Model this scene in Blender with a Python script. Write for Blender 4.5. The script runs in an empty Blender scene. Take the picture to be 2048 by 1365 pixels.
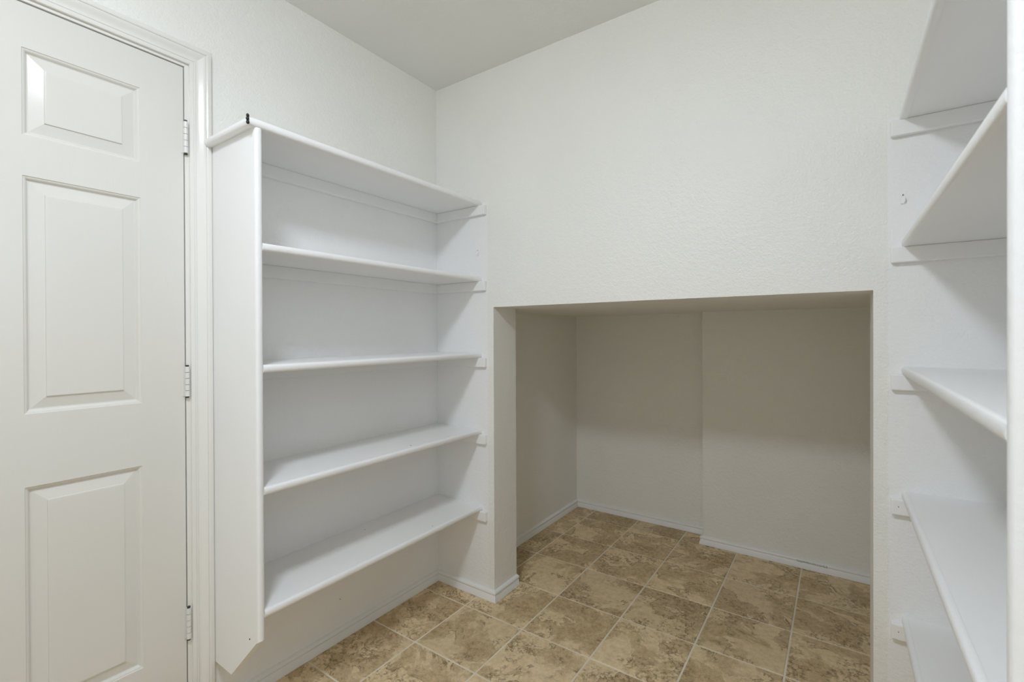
import bpy, bmesh, math, random
from mathutils import Vector, Matrix

random.seed(7)
scene = bpy.context.scene
C = scene.collection

# ------------------------------------------------------------------ camera
W_PX, H_PX = 2048.0, 1365.0
F_PX, CY_PX = 941.768, 672.334
YAW, PITCH, ROLL = math.radians(34.793), math.radians(-0.238), math.radians(-0.214)
CAM = Vector((1.634, -1.703, 1.21))
fw = Vector((-math.sin(YAW) * math.cos(PITCH), math.cos(YAW) * math.cos(PITCH), math.sin(PITCH)))
rt = Vector((math.cos(YAW), math.sin(YAW), 0.0))
up = rt.cross(fw)
rt2 = rt * math.cos(ROLL) + up * math.sin(ROLL)
up2 = -rt * math.sin(ROLL) + up * math.cos(ROLL)
cam_data = bpy.data.cameras.new('camera')
cam_data.sensor_fit = 'HORIZONTAL'
cam_data.sensor_width = 36.0
cam_data.lens = F_PX * 36.0 / W_PX
cam_data.shift_y = -(H_PX / 2 - CY_PX) / W_PX
cam_data.clip_start = 0.02
cam_data.dof.use_dof = True
cam_data.dof.focus_distance = 2.0
cam_data.dof.aperture_fstop = 5.6
cam = bpy.data.objects.new('camera', cam_data)
m = Matrix((rt2, up2, -fw)).transposed().to_4x4()
m.translation = CAM
cam.matrix_world = m
C.objects.link(cam)
scene.camera = cam

# ------------------------------------------------------------------ world, exposure
world = bpy.data.worlds.new('world')
scene.world = world
world.use_nodes = True
world.node_tree.nodes['Background'].inputs[0].default_value = (0.9, 0.95, 1.0, 1)
world.node_tree.nodes['Background'].inputs[1].default_value = 0.05
vs = scene.view_settings
vs.view_transform = 'Standard'
vs.look = 'None'
vs.gamma = 1.0
vs.use_curve_mapping = False
vs.exposure = 0.0
scene.cycles.max_bounces = 10
scene.cycles.diffuse_bounces = 8
scene.cycles.glossy_bounces = 3
scene.cycles.adaptive_threshold = 0.02
LAMP_POS = (1.07, -1.69)
LAMP_STRENGTH = 99.0
LAMP_COLOUR = (0.905, 0.987, 1.10)

# ------------------------------------------------------------------ measures (metres)
HC = 2.412                      # ceiling
XP, XQ, ZN, TW = 0.349, 1.7145, 1.332, 0.1775     # niche opening and wall thickness
XN, YN = 0.114, 1.279           # niche left wall and back wall
XST, YST = 0.9895, 1.143        # the part of the niche back that steps forward
XNR = 2.25                      # niche right end (out of sight)
XR = 2.06                       # right wall
YB = -2.95                      # wall behind the camera
T_TILE, TX, TY = 0.303, 0.5653, -0.1025
DOOR_Y1, DOOR_Y0, DOOR_Z = -1.0945, -1.8845, 2.0235
XPAINT_L, XPAINT_R, ZPAINT = 0.3163, 1.7465, 1.815

# ------------------------------------------------------------------ materials
def mat(name):
    mt = bpy.data.materials.new(name)
    mt.use_nodes = True
    nt = mt.node_tree
    return mt, nt, nt.nodes['Principled BSDF']

def N(nt, typ, **kw):
    n = nt.nodes.new(typ)
    for k, v in kw.items():
        if k.startswith('i_'):
            key = k[2:]
            n.inputs[int(key) if key.isdigit() else key].default_value = v
        else:
            setattr(n, k, v)
    return n

def L(nt, a, b):
    nt.links.new(a, b)

def ramp(nt, fac, stops):
    r = N(nt, 'ShaderNodeValToRGB')
    el = r.color_ramp.elements
    while len(el) > 1:
        el.remove(el[-1])
    el[0].position, el[0].color = stops[0][0], stops[0][1]
    for p_, c_ in stops[1:]:
        e = el.new(p_)
        e.color = c_
    L(nt, fac, r.inputs[0])
    return r.outputs[0]

def g(v, a=1.0):
    return (v, v, v, a)

def paint(name, col, rough, bump=0.0, scale=140.0, scale2=None, dist=0.001, stretch=None, spec=0.5, detail=2.0, blotch=0.012):
    mt, nt, b = mat(name)
    b.inputs['Roughness'].default_value = rough
    b.inputs['Specular IOR Level'].default_value = spec
    geo = N(nt, 'ShaderNodeNewGeometry')
    vec = geo.outputs['Position']
    if stretch:
        mp = N(nt, 'ShaderNodeMapping')
        mp.inputs['Scale'].default_value = stretch
        L(nt, vec, mp.inputs['Vector'])
        vec = mp.outputs[0]
    big = N(nt, 'ShaderNodeTexNoise', i_Scale=2.5, i_Detail=1.0)
    L(nt, geo.outputs['Position'], big.inputs['Vector'])
    c0 = tuple(max(0, x - blotch) for x in col) + (1,)
    c1 = tuple(min(1, x + blotch) for x in col) + (1,)
    L(nt, ramp(nt, big.outputs['Fac'], [(0.3, c0), (0.7, c1)]), b.inputs['Base Color'])
    if bump:
        n1 = N(nt, 'ShaderNodeTexNoise', i_Scale=scale, i_Detail=detail, i_Roughness=0.55)
        L(nt, vec, n1.inputs['Vector'])
        h = n1.outputs['Fac']
        if scale2:
            n2 = N(nt, 'ShaderNodeTexNoise', i_Scale=scale2, i_Detail=1.0)
            L(nt, vec, n2.inputs['Vector'])
            ad = N(nt, 'ShaderNodeMath', operation='ADD')
            L(nt, h, ad.inputs[0])
            L(nt, n2.outputs['Fac'], ad.inputs[1])
            h = ad.outputs[0]
        bp = N(nt, 'ShaderNodeBump', i_Strength=bump, i_Distance=dist)
        L(nt, h, bp.inputs['Height'])
        L(nt, bp.outputs[0], b.inputs['Normal'])
    return mt

M = {}
CREAM = (0.868, 0.862, 0.822)
WHITE = (0.888, 0.888, 0.886)
M['cream'] = paint('cream_wall_paint', CREAM, 0.40, 0.8, 170, 60, 0.0020, spec=0.4)
M['white_wall'] = paint('white_wall_paint', WHITE, 0.38, 0.65, 170, 60, 0.0018, spec=0.38)
M['ceiling'] = paint('ceiling_paint', (0.82, 0.82, 0.795), 0.8, 0.4, 120, 45, 0.0015, spec=0.2)
M['shelf'] = paint('white_shelf_paint', WHITE, 0.33, 0.25, 260, 35, 0.0008, stretch=(1, 0.35, 1), spec=0.4)
M['nosing'] = paint('white_nosing_paint', (0.88, 0.88, 0.88), 0.33, 0.5, 120, 45, 0.0014, spec=0.4)
M['trim'] = paint('glossy_trim_paint', (0.79, 0.778, 0.74), 0.14, 0.10, 90, None, 0.0006, stretch=(1, 1, 0.15), spec=0.5)
M['base'] = paint('baseboard_paint', (0.85, 0.85, 0.84), 0.3, 0.2, 150, 40, 0.0006, spec=0.45)
M['door'] = paint('door_paint', (0.715, 0.70, 0.655), 0.17, 0.18, 220, 60, 0.0007, stretch=(1, 1, 0.09), spec=0.5, detail=4.0)
M['hinge'] = paint('painted_hinge', (0.74, 0.735, 0.70), 0.3, 0.4, 200, None, 0.0006)

mt, nt, b = mat('dark_gap')
b.inputs['Base Color'].default_value = (0.03, 0.028, 0.025, 1)
b.inputs['Roughness'].default_value = 0.7
tn = N(nt, 'ShaderNodeTexNoise', i_Scale=300.0)
L(nt, ramp(nt, tn.outputs['Fac'], [(0.3, (0.02, 0.02, 0.018, 1)), (0.7, (0.06, 0.055, 0.05, 1))]), b.inputs['Base Color'])
M['dark'] = mt

mt, nt, b = mat('black_paint')
tn = N(nt, 'ShaderNodeTexNoise', i_Scale=400.0)
L(nt, ramp(nt, tn.outputs['Fac'], [(0.3, (0.004, 0.004, 0.004, 1)), (0.7, (0.012, 0.012, 0.012, 1))]), b.inputs['Base Color'])
b.inputs['Roughness'].default_value = 0.55
M['black'] = mt

# grout
mt, nt, b = mat('grout')
geo = N(nt, 'ShaderNodeNewGeometry')
tn = N(nt, 'ShaderNodeTexNoise', i_Scale=7.0, i_Detail=6.0)
L(nt, geo.outputs['Position'], tn.inputs['Vector'])
L(nt, ramp(nt, tn.outputs['Fac'], [(0.3, (0.74, 0.66, 0.51, 1)), (0.7, (0.86, 0.80, 0.67, 1))]), b.inputs['Base Color'])
b.inputs['Roughness'].default_value = 0.85
M['grout'] = mt

# tile: tan stone print with darker patches, crackled veins along their rims, specks
mt, nt, b = mat('stone_tile')
tc = N(nt, 'ShaderNodeTexCoord')
oi = N(nt, 'ShaderNodeObjectInfo')
sc = N(nt, 'ShaderNodeVectorMath', operation='SCALE')
cmb = N(nt, 'ShaderNodeCombineXYZ')
mA = N(nt, 'ShaderNodeMath', operation='MULTIPLY', i_1=37.0)
mB = N(nt, 'ShaderNodeMath', operation='MULTIPLY', i_1=91.0)
L(nt, oi.outputs['Random'], mA.inputs[0]); L(nt, oi.outputs['Random'], mB.inputs[0])
L(nt, mA.outputs[0], cmb.inputs[0]); L(nt, mB.outputs[0], cmb.inputs[1]); L(nt, mA.outputs[0], cmb.inputs[2])
av = N(nt, 'ShaderNodeVectorMath', operation='ADD')
L(nt, tc.outputs['Object'], av.inputs[0]); L(nt, cmb.outputs[0], av.inputs[1])
V = av.outputs[0]
def noise(scale, detail, rough=0.55, dist=0.0, vec=None):
    n = N(nt, 'ShaderNodeTexNoise', i_Scale=scale, i_Detail=detail, i_Roughness=rough, i_Distortion=dist)
    L(nt, vec or V, n.inputs['Vector'])
    return n.outputs['Fac']
def math_(op, a, b_=None, c_=None):
    n = N(nt, 'ShaderNodeMath', operation=op)
    for k, x in enumerate((a, b_, c_)):
        if x is None:
            continue
        if isinstance(x, (int, float)):
            n.inputs[k].default_value = x
        else:
            L(nt, x, n.inputs[k])
    return n.outputs[0]
def mixc(f, a, c):
    n = N(nt, 'ShaderNodeMix', data_type='RGBA')
    L(nt, f, n.inputs['Factor'])
    for x, k in ((a, 6), (c, 7)):
        if isinstance(x, tuple):
            n.inputs[k].default_value = x
        else:
            L(nt, x, n.inputs[k])
    return n.outputs[2]
patch = noise(5.0, 7.0, 0.66, 0.5)
base = ramp(nt, noise(38.0, 5.0, 0.7), [(0.25, (0.54, 0.405, 0.235, 1)), (0.5, (0.69, 0.545, 0.34, 1)), (0.75, (0.79, 0.645, 0.43, 1))])
darkc = ramp(nt, noise(48.0, 6.0, 0.75), [(0.28, (0.26, 0.18, 0.09, 1)), (0.5, (0.46, 0.335, 0.185, 1)), (0.72, (0.66, 0.50, 0.295, 1))])
pm = ramp(nt, patch, [(0.47, g(0)), (0.515, g(0.6)), (0.62, g(0.95))])
col = mixc(pm, base, darkc)
# crackle: cell borders bent by noise, kept to zones along the patch rims
wob = N(nt, 'ShaderNodeTexNoise', i_Scale=30.0, i_Detail=4.0, i_Roughness=0.65)
L(nt, V, wob.inputs['Vector'])
wsc = N(nt, 'ShaderNodeVectorMath', operation='SCALE')
L(nt, wob.outputs['Color'], wsc.inputs[0]); wsc.inputs['Scale'].default_value = 0.05
wad = N(nt, 'ShaderNodeVectorMath', operation='ADD')
L(nt, V, wad.inputs[0]); L(nt, wsc.outputs[0], wad.inputs[1])
vo = N(nt, 'ShaderNodeTexVoronoi', feature='DISTANCE_TO_EDGE', i_Scale=52.0)
L(nt, wad.outputs[0], vo.inputs['Vector'])
zone = ramp(nt, noise(5.5, 5.0, 0.6), [(0.49, g(0)), (0.57, g(1))])
crack = math_('MULTIPLY', ramp(nt, vo.outputs['Distance'], [(0.0, g(1)), (0.07, g(0.75)), (0.16, g(0))]), math_('MULTIPLY', zone, ramp(nt, noise(55.0, 3.0), [(0.42, g(0)), (0.58, g(1))])))
rim = math_('ABSOLUTE', math_('SUBTRACT', patch, 0.492))
vein = math_('MULTIPLY', ramp(nt, rim, [(0.0, g(1)), (0.006, g(0.8)), (0.014, g(0))]), ramp(nt, noise(9.0, 2.0), [(0.46, g(0)), (0.58, g(1))]))
col = mixc(math_('MULTIPLY', crack, 0.8), col, (0.17, 0.115, 0.055, 1))
col = mixc(math_('MULTIPLY', vein, 0.8), col, (0.17, 0.115, 0.055, 1))
spk = ramp(nt, noise(210.0, 2.0, 0.6), [(0.60, g(0)), (0.68, g(1))])
col = mixc(math_('MULTIPLY', spk, math_('ADD', math_('MULTIPLY', pm, 0.45), 0.12)), col, (0.15, 0.10, 0.05, 1))
hsv = N(nt, 'ShaderNodeHueSaturation')
L(nt, col, hsv.inputs['Color'])
L(nt, math_('ADD', math_('MULTIPLY', oi.outputs['Random'], 0.16), 1.02), hsv.inputs['Value'])
L(nt, hsv.outputs[0], b.inputs['Base Color'])
b.inputs['Roughness'].default_value = 0.52
b.inputs['Specular IOR Level'].default_value = 0.35
bp = N(nt, 'ShaderNodeBump', i_Strength=0.25, i_Distance=0.0012)
L(nt, noise(30.0, 2.0), bp.inputs['Height'])
L(nt, bp.outputs[0], b.inputs['Normal'])
M['tile'] = mt

# niche baseboard with a scuffed stretch where the paint has rubbed through
mt, nt, b = mat('scuffed_baseboard_paint')
geo = N(nt, 'ShaderNodeNewGeometry')
sx = N(nt, 'ShaderNodeSeparateXYZ')
L(nt, geo.outputs['Position'], sx.inputs[0])
V = geo.outputs['Position']
inx = math_('MULTIPLY', math_('GREATER_THAN', sx.outputs[0], 1.452), math_('LESS_THAN', sx.outputs[0], 1.585))
inz = math_('MULTIPLY', math_('GREATER_THAN', sx.outputs[2], 0.027), math_('LESS_THAN', sx.outputs[2], 0.040))
sp = ramp(nt, noise(420.0, 3.0, 0.7), [(0.5, g(0)), (0.56, g(1))])
wear = math_('MULTIPLY', math_('MULTIPLY', inx, inz), sp)
L(nt, mixc(math_('MULTIPLY', wear, 0.8), (0.85, 0.85, 0.84, 1), (0.16, 0.155, 0.13, 1)), b.inputs['Base Color'])
b.inputs['Roughness'].default_value = 0.35
M['base_scuffed'] = mt

# lamp glass
mt, nt, b = mat('lamp_glass')
em = N(nt, 'ShaderNodeEmission', i_Strength=LAMP_STRENGTH)
em.inputs[0].default_value = LAMP_COLOUR + (1,)
L(nt, em.outputs[0], nt.nodes['Material Output'].inputs[0])
M['lamp'] = mt
mt, nt, b = mat('lamp_metal')
b.inputs['Metallic'].default_value = 1.0
b.inputs['Base Color'].default_value = (0.6, 0.59, 0.56, 1)
b.inputs['Roughness'].default_value = 0.3
M['metal'] = mt

# ------------------------------------------------------------------ mesh helpers
def link(name, me, parent=None, loc=(0, 0, 0)):
    o = bpy.data.objects.new(name, me)
    C.objects.link(o)
    o.location = loc
    if parent is not None:
        o.parent = parent
        acc = Vector((0, 0, 0))
        p_ = parent
        while p_ is not None:
            acc += p_.location
            p_ = p_.parent
        # locations are given in world space
        o.location = Vector(loc) - acc
    return o

def mesh(name, bm, mats, smooth=False):
    bmesh.ops.recalc_face_normals(bm, faces=bm.faces[:])
    me = bpy.data.meshes.new(name)
    bm.to_mesh(me)
    bm.free()
    for mm in (mats if isinstance(mats, (list, tuple)) else [mats]):
        me.materials.append(mm)
    if smooth:
        for p_ in me.polygons:
            p_.use_smooth = True
    return me

def bm_box(bm, x0, x1, y0, y1, z0, z1, mi=0):
    vs_ = [bm.verts.new((x, y, z)) for x in (x0, x1) for y in (y0, y1) for z in (z0, z1)]
    for f in ((0, 1, 3, 2), (4, 6, 7, 5), (0, 4, 5, 1), (2, 3, 7, 6), (0, 2, 6, 4), (1, 5, 7, 3)):
        fc = bm.faces.new([vs_[i] for i in f])
        fc.material_index = mi

def box(x0, x1, y0, y1, z0, z1, bev=0.0, seg=2):
    bm = bmesh.new()
    bm_box(bm, x0, x1, y0, y1, z0, z1)
    if bev:
        bmesh.ops.recalc_face_normals(bm, faces=bm.faces[:])
        bmesh.ops.bevel(bm, geom=bm.edges[:], offset=bev, segments=seg, affect='EDGES', profile=0.5)
    return bm

def shade_auto(o, ang=35):
    me = o.data
    for p_ in me.polygons:
        p_.use_smooth = True
    me.set_sharp_from_angle(angle=math.radians(ang))

def tag(o, label, cat=None, kind=None, group=None):
    o['label'] = label
    if cat:
        o['category'] = cat
    if kind:
        o['kind'] = kind
    if group:
        o['group'] = group
    return o

def prism(pts, axis, a0, a1):
    """extrude a 2-D outline along an axis; pts are the two other coordinates in xyz order"""
    bm = bmesh.new()
    def P(p_, a):
        q = list(p_)
        q.insert(axis, a)
        return bm.verts.new(q)
    A = [P(p_, a0) for p_ in pts]
    B = [P(p_, a1) for p_ in pts]
    n = len(pts)
    for i in range(n):
        j = (i + 1) % n
        bm.faces.new((A[i], A[j], B[j], B[i]))
    bm.faces.new(A)
    bm.faces.new(B[::-1])
    return bm

def sweep_segment(profile, a, b_, na, nb, origin_z=0.0):
    """board with a (out, height) profile from a to b (xy); na/nb are the xy offset per unit 'out' at each end (mitre)"""
    bm = bmesh.new()
    A = [bm.verts.new((a[0] + na[0] * o_, a[1] + na[1] * o_, origin_z + h)) for o_, h in profile]
    B = [bm.verts.new((b_[0] + nb[0] * o_, b_[1] + nb[1] * o_, origin_z + h)) for o_, h in profile]
    n = len(profile)
    for i in range(n):
        j = (i + 1) % n
        bm.faces.new((A[i], A[j], B[j], B[i]))
    bm.faces.new(A)
    bm.faces.new(B[::-1])
    return bm

# ------------------------------------------------------------------ floor with single tiles
bm = bmesh.new()
bm_box(bm, -0.12, XNR + 0.1, YB - 0.1, YN + 0.1, -0.08, -0.0022)
floor = link('floor', mesh('floor', bm, M['grout']))
tag(floor, 'tan stone tile floor with pale grout lines', 'floor', 'structure')
s = (T_TILE - 0.0072) / 2
tbm = box(-s, s, -s, s, -0.012, 0.0, 0.0012, 1)
tile_mesh = mesh('tile', tbm, M['tile'])
for i in range(-3, 7):
    for j in range(-10, 6):
        cx_ = TX + (i + 0.5) * T_TILE
        cy_ = TY + (j + 0.5) * T_TILE
        if cx_ + s < 0 or cx_ - s > XNR or cy_ - s > YN or cy_ + s < YB:
            continue
        if cy_ - s < 0 and cx_ - s > XR:
            continue
        t = link('tile', tile_mesh, floor, (cx_, cy_, random.uniform(-0.0004, 0.0)))

# ------------------------------------------------------------------ walls
def wall_faces(bm, quads):
    for pts, mi in quads:
        f = bm.faces.new([bm.verts.new(p_) for p_ in pts])
        f.material_index = mi

# back wall, with the low opening to the niche; front face split where the paint colour changes
bm = bmesh.new()
zs = [0.0, ZN, ZPAINT, HC]
xs = [-0.12, XPAINT_L, XP, XQ, XPAINT_R, XR + 0.12]
for a in range(len(xs) - 1):
    for c in range(len(zs) - 1):
        x0, x1, z0, z1 = xs[a], xs[a + 1], zs[c], zs[c + 1]
        if x0 >= XP - 1e-6 and x1 <= XQ + 1e-6 and z1 <= ZN + 1e-6:
            continue
        white = (x1 <= XPAINT_L + 1e-6 or x0 >= XPAINT_R - 1e-6) and z1 <= ZPAINT + 1e-6
        bm_box(bm, x0, x1, 0.0, TW, z0, z1, 0)
        bm.faces.ensure_lookup_table()
        if white:
            for f in bm.faces[-6:]:
                if all(abs(v.co.y) < 1e-6 for v in f.verts):
                    f.material_index = 1
bmesh.ops.remove_doubles(bm, verts=bm.verts[:], dist=1e-5)
# drop the hidden faces between the blocks
dead = []
seen = {}
for f in bm.faces:
    k = tuple(sorted(v.index for v in f.verts)) if False else tuple(sorted(tuple(round(c_, 4) for c_ in v.co) for v in f.verts))
    seen.setdefault(k, []).append(f)
for fl in seen.values():
    if len(fl) > 1:
        dead += fl
bmesh.ops.delete(bm, geom=dead, context='FACES')
wall_back = link('wall_back', mesh('wall_back', bm, [M['cream'], M['white_wall']]))
tag(wall_back, 'cream textured back wall with a low opening into the niche', 'wall', 'structure')

# left wall: white paint behind the shelves, cream elsewhere, door opening
bm = bmesh.new()
JY1, JY0, JZ = -1.0775, -1.9015, 2.041
def yz_block(bm, y0, y1, z0, z1, mi):
    bm_box(bm, -0.12, 0.0, y0, y1, z0, z1, mi)
yz_block(bm, -1.0115, 0.0, 0.0, ZPAINT, 1)
yz_block(bm, -1.0115, 0.0, ZPAINT, HC, 0)
yz_block(bm, JY1, -1.0115, 0.0, HC, 0)
yz_block(bm, JY0, JY1, JZ, HC, 0)
yz_block(bm, YB - 0.12, JY0, 0.0, HC, 0)
wall_left = link('wall_left', mesh('wall_left', bm, [M['cream'], M['white_wall']]))
tag(wall_left, 'cream left wall holding the panelled door and shelves', 'wall', 'structure')

bm = bmesh.new()
bm_box(bm, XR, XR + 0.12, YB - 0.12, 0.0, 0.0, ZPAINT, 1)
bm_box(bm, XR, XR + 0.12, YB - 0.12, 0.0, ZPAINT, HC, 0)
wr = link('wall_right', mesh('wall_right', bm, [M['cream'], M['white_wall']]))
tag(wr, 'pale right wall behind the near shelves', 'wall', 'structure')
wb = link('wall_rear', mesh('wall_rear', box(0.0, XR, YB - 0.12, YB, 0.0, HC), M['cream']))
tag(wb, 'cream wall behind the viewer', 'wall', 'structure')
ce = link('ceiling', mesh('ceiling', box(-0.12, XR + 0.12, YB - 0.12, TW, HC, HC + 0.1), M['ceiling']))
tag(ce, 'plain off-white ceiling', 'ceiling', 'structure')

# niche
o = link('wall_niche_left', mesh('wall_niche_left', box(XN - 0.1, XN, TW, YN + 0.1, 0.0, ZN), M['cream']))
tag(o, 'cream left wall inside the niche', 'wall', 'structure')
bm = prism([(XN, YN), (XST, YN), (XST, YST), (XNR, YST), (XNR, YN + 0.1), (XN, YN + 0.1)], 2, 0.0, ZN)
o = link('wall_niche_back', mesh('wall_niche_back', bm, M['cream']))
tag(o, 'cream niche back wall that steps forward halfway along', 'wall', 'structure')
o = link('wall_niche_right', mesh('wall_niche_right', box(XNR, XNR + 0.1, TW, YN + 0.1, 0.0, ZN), M['cream']))
tag(o, 'cream right end wall of the niche', 'wall', 'structure')
o = link('ceiling_niche', mesh('ceiling_niche', box(XN - 0.1, XNR + 0.1, TW, YN + 0.1, ZN, ZN + 0.08), M['cream']))
tag(o, 'low cream ceiling of the niche', 'ceiling', 'structure')

# raised paint line where the white meets the cream, right of the niche (a part of the wall)
bm = bmesh.new()
z = 0.02
while z < 1.50:
    h = random.uniform(0.006, 0.03)
    w = random.uniform(0.0006, 0.0016)
    xx = XPAINT_R + random.uniform(-0.001, 0.001)
    if random.random() < 0.7:
        bm_box(bm, xx - w, xx + w, -random.uniform(0.0004, 0.0012), 0.0, z, z + h)
    z += h + random.uniform(0.0, 0.012)
link('paint_ridge', mesh('paint_ridge', bm, M['cream']), wall_back)

# ------------------------------------------------------------------ baseboards
BP = [(0.0, 0.0), (0.0185, 0.0), (0.0175, 0.006), (0.0125, 0.0255), (0.0105, 0.0285), (0.0118, 0.0305),
      (0.0148, 0.0335), (0.0152, 0.0385), (0.0125, 0.0430), (0.0070, 0.0455), (0.0, 0.0460)]
def baseboard(name, a, b_, na, nb, label, mt_='base'):
    o = link(name, mesh(name, sweep_segment(BP, a, b_, na, nb), M[mt_]))
    shade_auto(o, 40)
    tag(o, label, 'baseboard', 'structure')
    return o
baseboard('baseboard_left', (0, -1.0215), (0, 0), (1, 0), (1, -1), 'white moulded baseboard along the left wall under the shelves')
baseboard('baseboard_back', (0, 0), (XP, 0), (1, -1), (1, -1), 'short white baseboard on the wall left of the niche')
baseboard('baseboard_jamb', (XP, 0), (XP, TW), (1, -1), (1, 0), 'short white baseboard around the niche opening corner')
baseboard('baseboard_niche_left', (XN, TW), (XN, YN), (1, 0), (1, -1), 'white baseboard along the left wall inside the niche')
baseboard('baseboard_niche_back', (XN, YN), (XST, YN), (1, -1), (-1, -1), 'white baseboard along the deeper half of niche back wall')
baseboard('baseboard_niche_step', (XST, YN), (XST, YST), (-1, -1), (-1, -1), 'tiny white baseboard return at the niche wall step')
baseboard('baseboard_niche_front', (XST, YST), (XNR, YST), (-1, -1), (0, -1), 'scuffed white baseboard along the forward half of niche back wall', 'base_scuffed')
baseboard('baseboard_right_jamb', (XQ, TW), (XQ, 0), (-1, 0), (-1, -1), 'white baseboard on the right jamb of the niche')
baseboard('baseboard_back_right', (XQ, 0), (XR, 0), (-1, -1), (-1, -1), 'white baseboard on the wall right of the niche')
baseboard('baseboard_right', (XR, 0), (XR, YB), (-1, -1), (-1, 1), 'white baseboard along the right wall')

# ------------------------------------------------------------------ door with frame
DX = -0.002
def lerp_rect(r, d):
    return (r[0] + d, r[1] - d, r[2] + d, r[3] - d)
cols = [(DOOR_Y1 - 0.108 - 0.237, DOOR_Y1 - 0.108), (DOOR_Y0 + 0.108, DOOR_Y0 + 0.108 + 0.237)]
rows = [(0.258, 0.8375), (1.017, 1.6030), (1.7022, 1.9160)]
ycuts = sorted([DOOR_Y0, DOOR_Y1] + [v for c_ in cols for v in c_])
zcuts = sorted([0.008, DOOR_Z] + [v for r_ in rows for v in r_])
bm = bmesh.new()
vert = {}
def V_(x, y, z):
    k = (round(x, 5), round(y, 5), round(z, 5))
    if k not in vert:
        vert[k] = bm.verts.new((x, y, z))
    return vert[k]
for a in range(len(ycuts) - 1):
    for c in range(len(zcuts) - 1):
        y0, y1, z0, z1 = ycuts[a], ycuts[a + 1], zcuts[c], zcuts[c + 1]
        if (y0, y1) in cols and (z0, z1) in rows:
            # opening: its four side faces
            for p_, q in (((y0, z0), (y1, z0)), ((y1, z0), (y1, z1)), ((y1, z1), (y0, z1)), ((y0, z1), (y0, z0))):
                bm.faces.new((V_(DX, *p_), V_(DX, *q), V_(DX - 0.012, *q), V_(DX - 0.012, *p_)))
            continue
        bm.faces.new((V_(DX, y0, z0), V_(DX, y1, z0), V_(DX, y1, z1), V_(DX, y0, z1)))
B0, B1 = DX - 0.035, DX
c4 = [(DOOR_Y0, 0.008), (DOOR_Y1, 0.008), (DOOR_Y1, DOOR_Z), (DOOR_Y0, DOOR_Z)]
bk = [bm.verts.new((B0, y, z)) for y, z in c4]
ft = [bm.verts.new((B1, y, z)) for y, z in c4]
bm.faces.new(bk)
for i in range(4):
    j = (i + 1) % 4
    bm.faces.new((ft[i], ft[j], bk[j], bk[i]))
door = link('door_1', mesh('door_1', bm, M['door']))
tag(door, 'off-white six-panel door with painted hinges left of the shelves', 'door', 'structure')
PL = [(0.0, 0.0), (0.0015, -0.0022), (0.0035, -0.0026), (0.0060, -0.0042), (0.0085, -0.0078), (0.0100, -0.0098), (0.0125, -0.0102),
      (0.0400, -0.0040), (0.0410, -0.0012), (0.0440, -0.0008)]
for r_ in rows:
    for c_ in cols:
        bm = bmesh.new()
        loops = []
        for d, x in PL:
            y0, y1, z0, z1 = lerp_rect((c_[0], c_[1], r_[0], r_[1]), d)
            loops.append([bm.verts.new((DX + x, y, z)) for y, z in ((y0, z0), (y1, z0), (y1, z1), (y0, z1))])
        for A, B in zip(loops, loops[1:]):
            for i in range(4):
                j = (i + 1) % 4
                bm.faces.new((A[i], A[j], B[j], B[i]))
        bm.faces.new(loops[-1])
        link('panel', mesh('panel', bm, M['door']), door)

# hinges
def cyl(bm, cx_, cy_, z0, z1, r, seg=14):
    A = [bm.verts.new((cx_ + r * math.cos(2 * math.pi * i / seg), cy_ + r * math.sin(2 * math.pi * i / seg), z0)) for i in range(seg)]
    B = [bm.verts.new((v.co.x, v.co.y, z1)) for v in A]
    for i in range(seg):
        j = (i + 1) % seg
        bm.faces.new((A[i], A[j], B[j], B[i]))
    bm.faces.new(A[::-1])
    bm.faces.new(B)
HX, HY = 0.0055, -1.0910
for z1, z0 in ((1.8585, 1.7625), (1.1150, 1.0235), (0.3790, 0.2845)):
    bm = box(DX - 0.02, DX + 0.0012, HY - 0.0105, HY - 0.001, z0, z1, 0.0004, 1)
    hg = link('hinge', mesh('hinge', bm, M['hinge']), door)
    n = 5
    hh = (z1 - z0) / n
    for k in range(n):
        kb = bmesh.new()
        cyl(kb, HX, HY, z0 + k * hh + 0.0006, z0 + (k + 1) * hh - 0.0006, 0.0062)
        kn = link('knuckle', mesh('knuckle', kb, M['hinge']), hg)
        shade_auto(kn, 40)
    kb = bmesh.new()
    cyl(kb, HX, HY, z0 - 0.004, z1 + 0.004, 0.0044)
    pn = link('pin', mesh('pin', kb, M['dark']), hg)
    shade_auto(pn, 40)

# frame: jambs, stops, casing
frame = bpy.data.objects.new('trim_1', None)
C.objects.link(frame)
frame.location = (0, DOOR_Y1, 0)
tag(frame, 'glossy off-white moulded casing around the panelled door', 'door frame', 'structure')
jt = 0.0135
link('jamb', mesh('jamb', box(-0.12, 0.0, DOOR_Y1 + 0.003, JY1, 0.0, JZ, 0.0008, 1), M['trim']), frame)
link('jamb', mesh('jamb', box(-0.12, 0.0, JY0, DOOR_Y0 - 0.003, 0.0, JZ, 0.0008, 1), M['trim']), frame)
link('head_jamb', mesh('head_jamb', box(-0.12, 0.0, DOOR_Y0 - 0.003, DOOR_Y1 + 0.003, DOOR_Z + 0.004, JZ, 0.0008, 1), M['trim']), frame)
link('door_stop', mesh('door_stop', box(-0.12, -0.040, DOOR_Y1 - 0.012, DOOR_Y1 + 0.003, 0.0, DOOR_Z, 0.001, 1), M['trim']), frame)
link('door_stop', mesh('door_stop', box(-0.12, -0.040, DOOR_Y0 - 0.003, DOOR_Y0 + 0.012, 0.0, DOOR_Z, 0.001, 1), M['trim']), frame)
link('door_stop', mesh('door_stop', box(-0.12, -0.040, DOOR_Y0, DOOR_Y1, DOOR_Z - 0.010, DOOR_Z + 0.004, 0.001, 1), M['trim']), frame)
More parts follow.
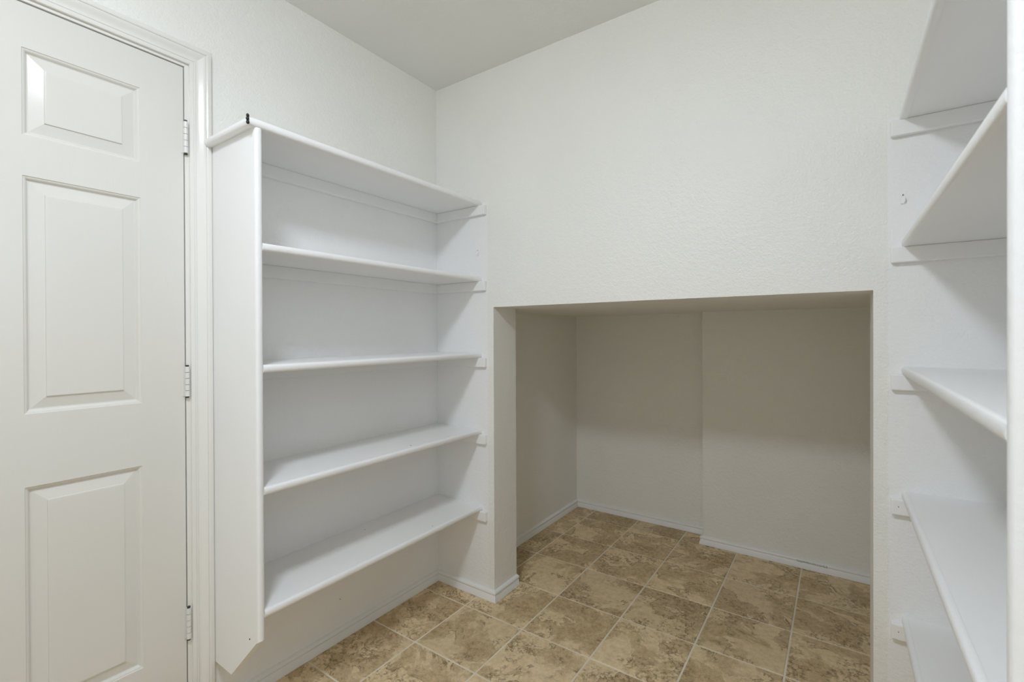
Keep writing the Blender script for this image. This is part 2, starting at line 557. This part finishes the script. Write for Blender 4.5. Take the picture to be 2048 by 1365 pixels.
# casing profile: (distance from the inner edge, proud of the wall)
CP = [(0.0, 0.0), (0.0, 0.0070), (0.0012, 0.0084), (0.0098, 0.0092), (0.0105, 0.0078), (0.0118, 0.0076), (0.0128, 0.0094), (0.0148, 0.0098),
      (0.0158, 0.0086), (0.0172, 0.0080), (0.0205, 0.0082), (0.0240, 0.0092), (0.0290, 0.0115), (0.0340, 0.0142), (0.0385, 0.0164), (0.0405, 0.0168),
      (0.0412, 0.0152), (0.0425, 0.0150), (0.0436, 0.0172), (0.0460, 0.0184), (0.0520, 0.0182), (0.0565, 0.0172), (0.0585, 0.0140), (0.0590, 0.0)]
CI1, CI0, CIZ = DOOR_Y1 + 0.0139, DOOR_Y0 - 0.0139, 2.0365
def casing(name, kind):
    bm = bmesh.new()
    A, B = [], []
    for d, x in CP:
        if kind == 'right':
            A.append(bm.verts.new((x, CI1 + d, 0.0))); B.append(bm.verts.new((x, CI1 + d, CIZ + d)))
        elif kind == 'left':
            A.append(bm.verts.new((x, CI0 - d, 0.0))); B.append(bm.verts.new((x, CI0 - d, CIZ + d)))
        else:
            A.append(bm.verts.new((x, CI0 - d, CIZ + d))); B.append(bm.verts.new((x, CI1 + d, CIZ + d)))
    n = len(CP)
    for i in range(n):
        j = (i + 1) % n
        bm.faces.new((A[i], A[j], B[j], B[i]))
    bm.faces.new(A); bm.faces.new(B[::-1])
    o = link(name, mesh(name, bm, M['trim']), frame)
    shade_auto(o, 28)
casing('side_casing', 'right')
casing('side_casing', 'left')
casing('head_casing', 'head')

# ------------------------------------------------------------------ shelving
def half_round(x0, x1, z0, z1, seg=8):
    """outline (x, z) of a bullnose that bulges from x0 towards x1"""
    zc, h = (z0 + z1) / 2, (z1 - z0) / 2
    pts = [(x0, z0)]
    for k in range(seg + 1):
        a = -math.pi / 2 + math.pi * k / seg
        pts.append((x0 + (x1 - x0) * (0.25 + 0.75 * max(0, math.cos(a)) ** 0.6), zc + h * math.sin(a)))
    pts.append((x0, z1))
    return pts

YP0, YP1 = -1.0215, -1.0018      # end panel faces
ZL = [0.3960, 0.7490, 1.1015, 1.4520, 1.7990]      # undersides, bottom to top
ZRR = [0.3960, 0.7450, 1.0930, 1.4480, 1.8000]
TH = 0.0215

def fleck(p_, parent, r=0.0016):
    fb = bmesh.new()
    bmesh.ops.create_uvsphere(fb, u_segments=8, v_segments=5, radius=r, matrix=Matrix.Diagonal((1.6, 0.9, 0.45, 1)))
    return link('paint_fleck', mesh('paint_fleck', fb, M['dark']), parent, p_)
fleck((0.0, -0.5591, 0.1556), wall_left, 0.0022)

# chipped paint hanging from the lower edge of the wall over the niche
bm = bmesh.new()
xx = 1.00
while xx < 1.13:
    w = random.uniform(0.004, 0.013)
    bm_box(bm, xx, xx + w, -0.0012, 0.0, ZN + 0.0005, ZN + random.uniform(0.002, 0.0045))
    xx += w + random.uniform(0.001, 0.008)
link('paint_chip', mesh('paint_chip', bm, M['white_wall']), wall_back)

def unit(name, label, side, zz):
    """side +1: stands on the left wall and faces +x; -1: stands on the right wall"""
    X0 = 0.0 if side > 0 else XR
    XF = 0.2685 if side > 0 else 1.7890          # front of the boards
    XNOSE = 0.2820 if side > 0 else 1.7765       # front of the nosings
    u = bpy.data.objects.new(name, None)
    C.objects.link(u)
    u.location = (X0, -0.5, 0)
    tag(u, label, 'shelving')
    def bx(a, b_):
        return (min(a, b_), max(a, b_))
    py0, py1 = (YP0, YP1) if side > 0 else (-1.0265, -1.0010)
    # end panel with a clipped lower front corner
    top = zz[-1]
    clip = XF - side * 0.1495
    pts = [(X0, 0.179), (clip, 0.179), (XF, 0.179 + 0.1495), (XF, top), (X0, top)]
    ep = link('end_panel', mesh('end_panel', prism(pts, 1, py0, py1), M['shelf']), u)
    pr = half_round(XF, XNOSE, py0 - 0.0004, py1 + 0.0004)      # (x, y)
    bm = bmesh.new()
    A = [bm.verts.new((x, y, 0.179 + 0.1495 + (abs(x - XF)) * 0.55)) for x, y in pr]
    B = [bm.verts.new((x, y, top - 0.001)) for x, y in pr]
    n_ = len(pr)
    for i in range(n_):
        j = (i + 1) % n_
        bm.faces.new((A[i], A[j], B[j], B[i]))
    bm.faces.new(A); bm.faces.new(B[::-1])
    o = link('nosing', mesh('nosing', bm, M['nosing']), ep)
    shade_auto(o, 50)
    if side > 0:
        sb = bmesh.new()
        bmesh.ops.create_uvsphere(sb, u_segments=8, v_segments=6, radius=0.0022)
        link('screw', mesh('screw', sb, M['dark']), ep, (0.2323, py0, 0.3289))
    # shelves
    for k, z in enumerate(zz):
        last = (k == len(zz) - 1)
        y0 = py1 if not last else py0 - 0.006
        x0, x1 = bx(X0, XF)
        sh = link('shelf', mesh('shelf', box(x0, x1, y0, 0.0, z, z + TH, 0.0006, 1), M['shelf']), u)
        if side > 0:
            for fx, fy in ({1: [(0.2465, -0.4072), (0.2420, -0.4050)], 0: [(0.0527, -0.4781), (0.2548, -0.2983)]}.get(k, [])):
                fleck((fx, fy, z + TH), sh)
        zb, zt = z - 0.0008, z + TH + 0.0008
        if last:
            zb, zt = z - 0.0015, z + TH + 0.0015
        ns = half_round(XF, XNOSE + (side * 0.004 if last else 0), zb, zt)      # (x, z)
        bm = bmesh.new()
        A, B = [], []
        for x, zv in ns:
            off = abs(x - XF)
            A.append(bm.verts.new((x, y0 - (off if last else 0), zv)))
            B.append(bm.verts.new((x, 0.0, zv)))
        n_ = len(ns)
        for i in range(n_):
            j = (i + 1) % n_
            bm.faces.new((A[i], A[j], B[j], B[i]))
        bm.faces.new(A); bm.faces.new(B[::-1])
        o = link('nosing', mesh('nosing', bm, M['nosing']), sh)
        shade_auto(o, 50)
        if last:
            # the nosing turns the corner over the end panel
            bm = bmesh.new()
            A, B = [], []
            for x, zv in ns:
                off = abs(x - XF)
                A.append(bm.verts.new((XF + side * off, y0 - off, zv)))
                B.append(bm.verts.new((X0 + side * 0.0005, y0 - off, zv)))
            for i in range(n_):
                j = (i + 1) % n_
                bm.faces.new((A[i], A[j], B[j], B[i]))
            bm.faces.new(A); bm.faces.new(B[::-1])
            o = link('nosing', mesh('nosing', bm, M['nosing']), sh)
            shade_auto(o, 50)
            if side > 0:
                cm = bmesh.new()
                for dx_, dz_, r_ in ((0.0, 0.0125, 0.0042), (0.0012, 0.0030, 0.0044), (0.0, -0.0060, 0.0045)):
                    bmesh.ops.create_uvsphere(cm, u_segments=12, v_segments=8, radius=r_,
                                              matrix=Matrix.Translation((dx_, -dx_, dz_)) @ Matrix.Diagonal((1, 1, 1.25, 1)))
                co = link('corner_blob', mesh('corner_blob', cm, M['black'], True), sh, (0.2845, y0 - 0.0165, z + 0.0095))
                co['label'] = 'tiny black blob on the mitred corner'
        # cleat on the back wall and cleat on the side wall
        ce_ = 0.3115 if side > 0 else 1.7530
        a, b_ = bx(X0, ce_)
        cl = link('cleat', mesh('cleat', box(a, b_, -0.0185, 0.0, z - 0.0435, z, 0.003, 2), M['shelf']), u)
        sb = bmesh.new()
        bmesh.ops.create_uvsphere(sb, u_segments=8, v_segments=6, radius=0.0013)
        link('nail', mesh('nail', sb, M['dark'] if (side < 0 and k < 2) else M['shelf']), cl, (ce_ - side * 0.016 if side > 0 else ce_ + 0.016, -0.0183, z - 0.020))
        a, b_ = bx(X0, X0 + side * 0.0185)
        link('cleat', mesh('cleat', box(a, b_, py1, -0.0185, z - 0.0435, z, 0.0015, 1), M['shelf']), u)
    return u

unit('shelving_unit', 'white five-shelf built-in shelving beside the panelled door', 1, ZL)
unit('shelving_unit', 'near white five-shelf built-in shelving right of the niche', -1, ZRR)

# small painted-over clips on the back wall
def wall_clip(x, z, label):
    bm = box(x - 0.0042, x + 0.0042, -0.0048, 0.0, z - 0.0125, z + 0.0070, 0.0012, 2)
    c_ = link('wall_clip', mesh('wall_clip', bm, M['white_wall']))
    tag(c_, label, 'clip', group='painted clips on the back wall')
    sb = bmesh.new()
    bmesh.ops.create_uvsphere(sb, u_segments=10, v_segments=6, radius=0.0030)
    link('screw', mesh('screw', sb, M['white_wall']), c_, (x, -0.0005, z + 0.0120))
    sb = bmesh.new()
    bmesh.ops.create_uvsphere(sb, u_segments=8, v_segments=6, radius=0.0015)
    link('screw_slot', mesh('screw_slot', sb, M['dark']), c_, (x + 0.0006, -0.0032, z + 0.0120))
    link('hook', mesh('hook', box(x + 0.0030, x + 0.0055, -0.0100, -0.002, z - 0.0085, z + 0.0045, 0.0008, 1), M['white_wall']), c_)
    return c_
wall_clip(0.2607, 1.5850, 'tiny painted clip on the wall above the second-highest left shelf')
wall_clip(1.7795, 1.5815, 'tiny painted clip on the wall right of the niche')

# ------------------------------------------------------------------ ceiling lamp (behind the viewer's field of view)
lamp = bpy.data.objects.new('ceiling_lamp', None)
C.objects.link(lamp)
lamp.location = (LAMP_POS[0], LAMP_POS[1], HC)
tag(lamp, 'round flush ceiling lamp with a glowing glass dome', 'lamp')
def lathe(pts, seg=32):
    bm = bmesh.new()
    rings = []
    for r_, z_ in pts:
        if r_ < 1e-6:
            rings.append([bm.verts.new((0, 0, z_))])
        else:
            rings.append([bm.verts.new((r_ * math.cos(2 * math.pi * i / seg), r_ * math.sin(2 * math.pi * i / seg), z_)) for i in range(seg)])
    for A, B in zip(rings, rings[1:]):
        for i in range(seg):
            j = (i + 1) % seg
            if len(B) == 1:
                bm.faces.new((A[i], A[j], B[0]))
            elif len(A) == 1:
                bm.faces.new((A[0], B[j], B[i]))
            else:
                bm.faces.new((A[i], A[j], B[j], B[i]))
    return bm
lx, ly = LAMP_POS
link('base_ring', mesh('base_ring', lathe([(0.0, 0.0), (0.155, 0.0), (0.158, -0.012), (0.150, -0.020), (0.0, -0.020)]), M['metal'], True), lamp, (lx, ly, HC))
dome = [(0.143, -0.020)] + [(0.143 * math.cos(a), -0.020 - 0.050 * math.sin(a)) for a in [math.pi / 2 * k / 5 for k in range(1, 5)]] + [(0.0, -0.070)]
link('glass_dome', mesh('glass_dome', lathe(dome, 20), M['lamp'], True), lamp, (lx, ly, HC))
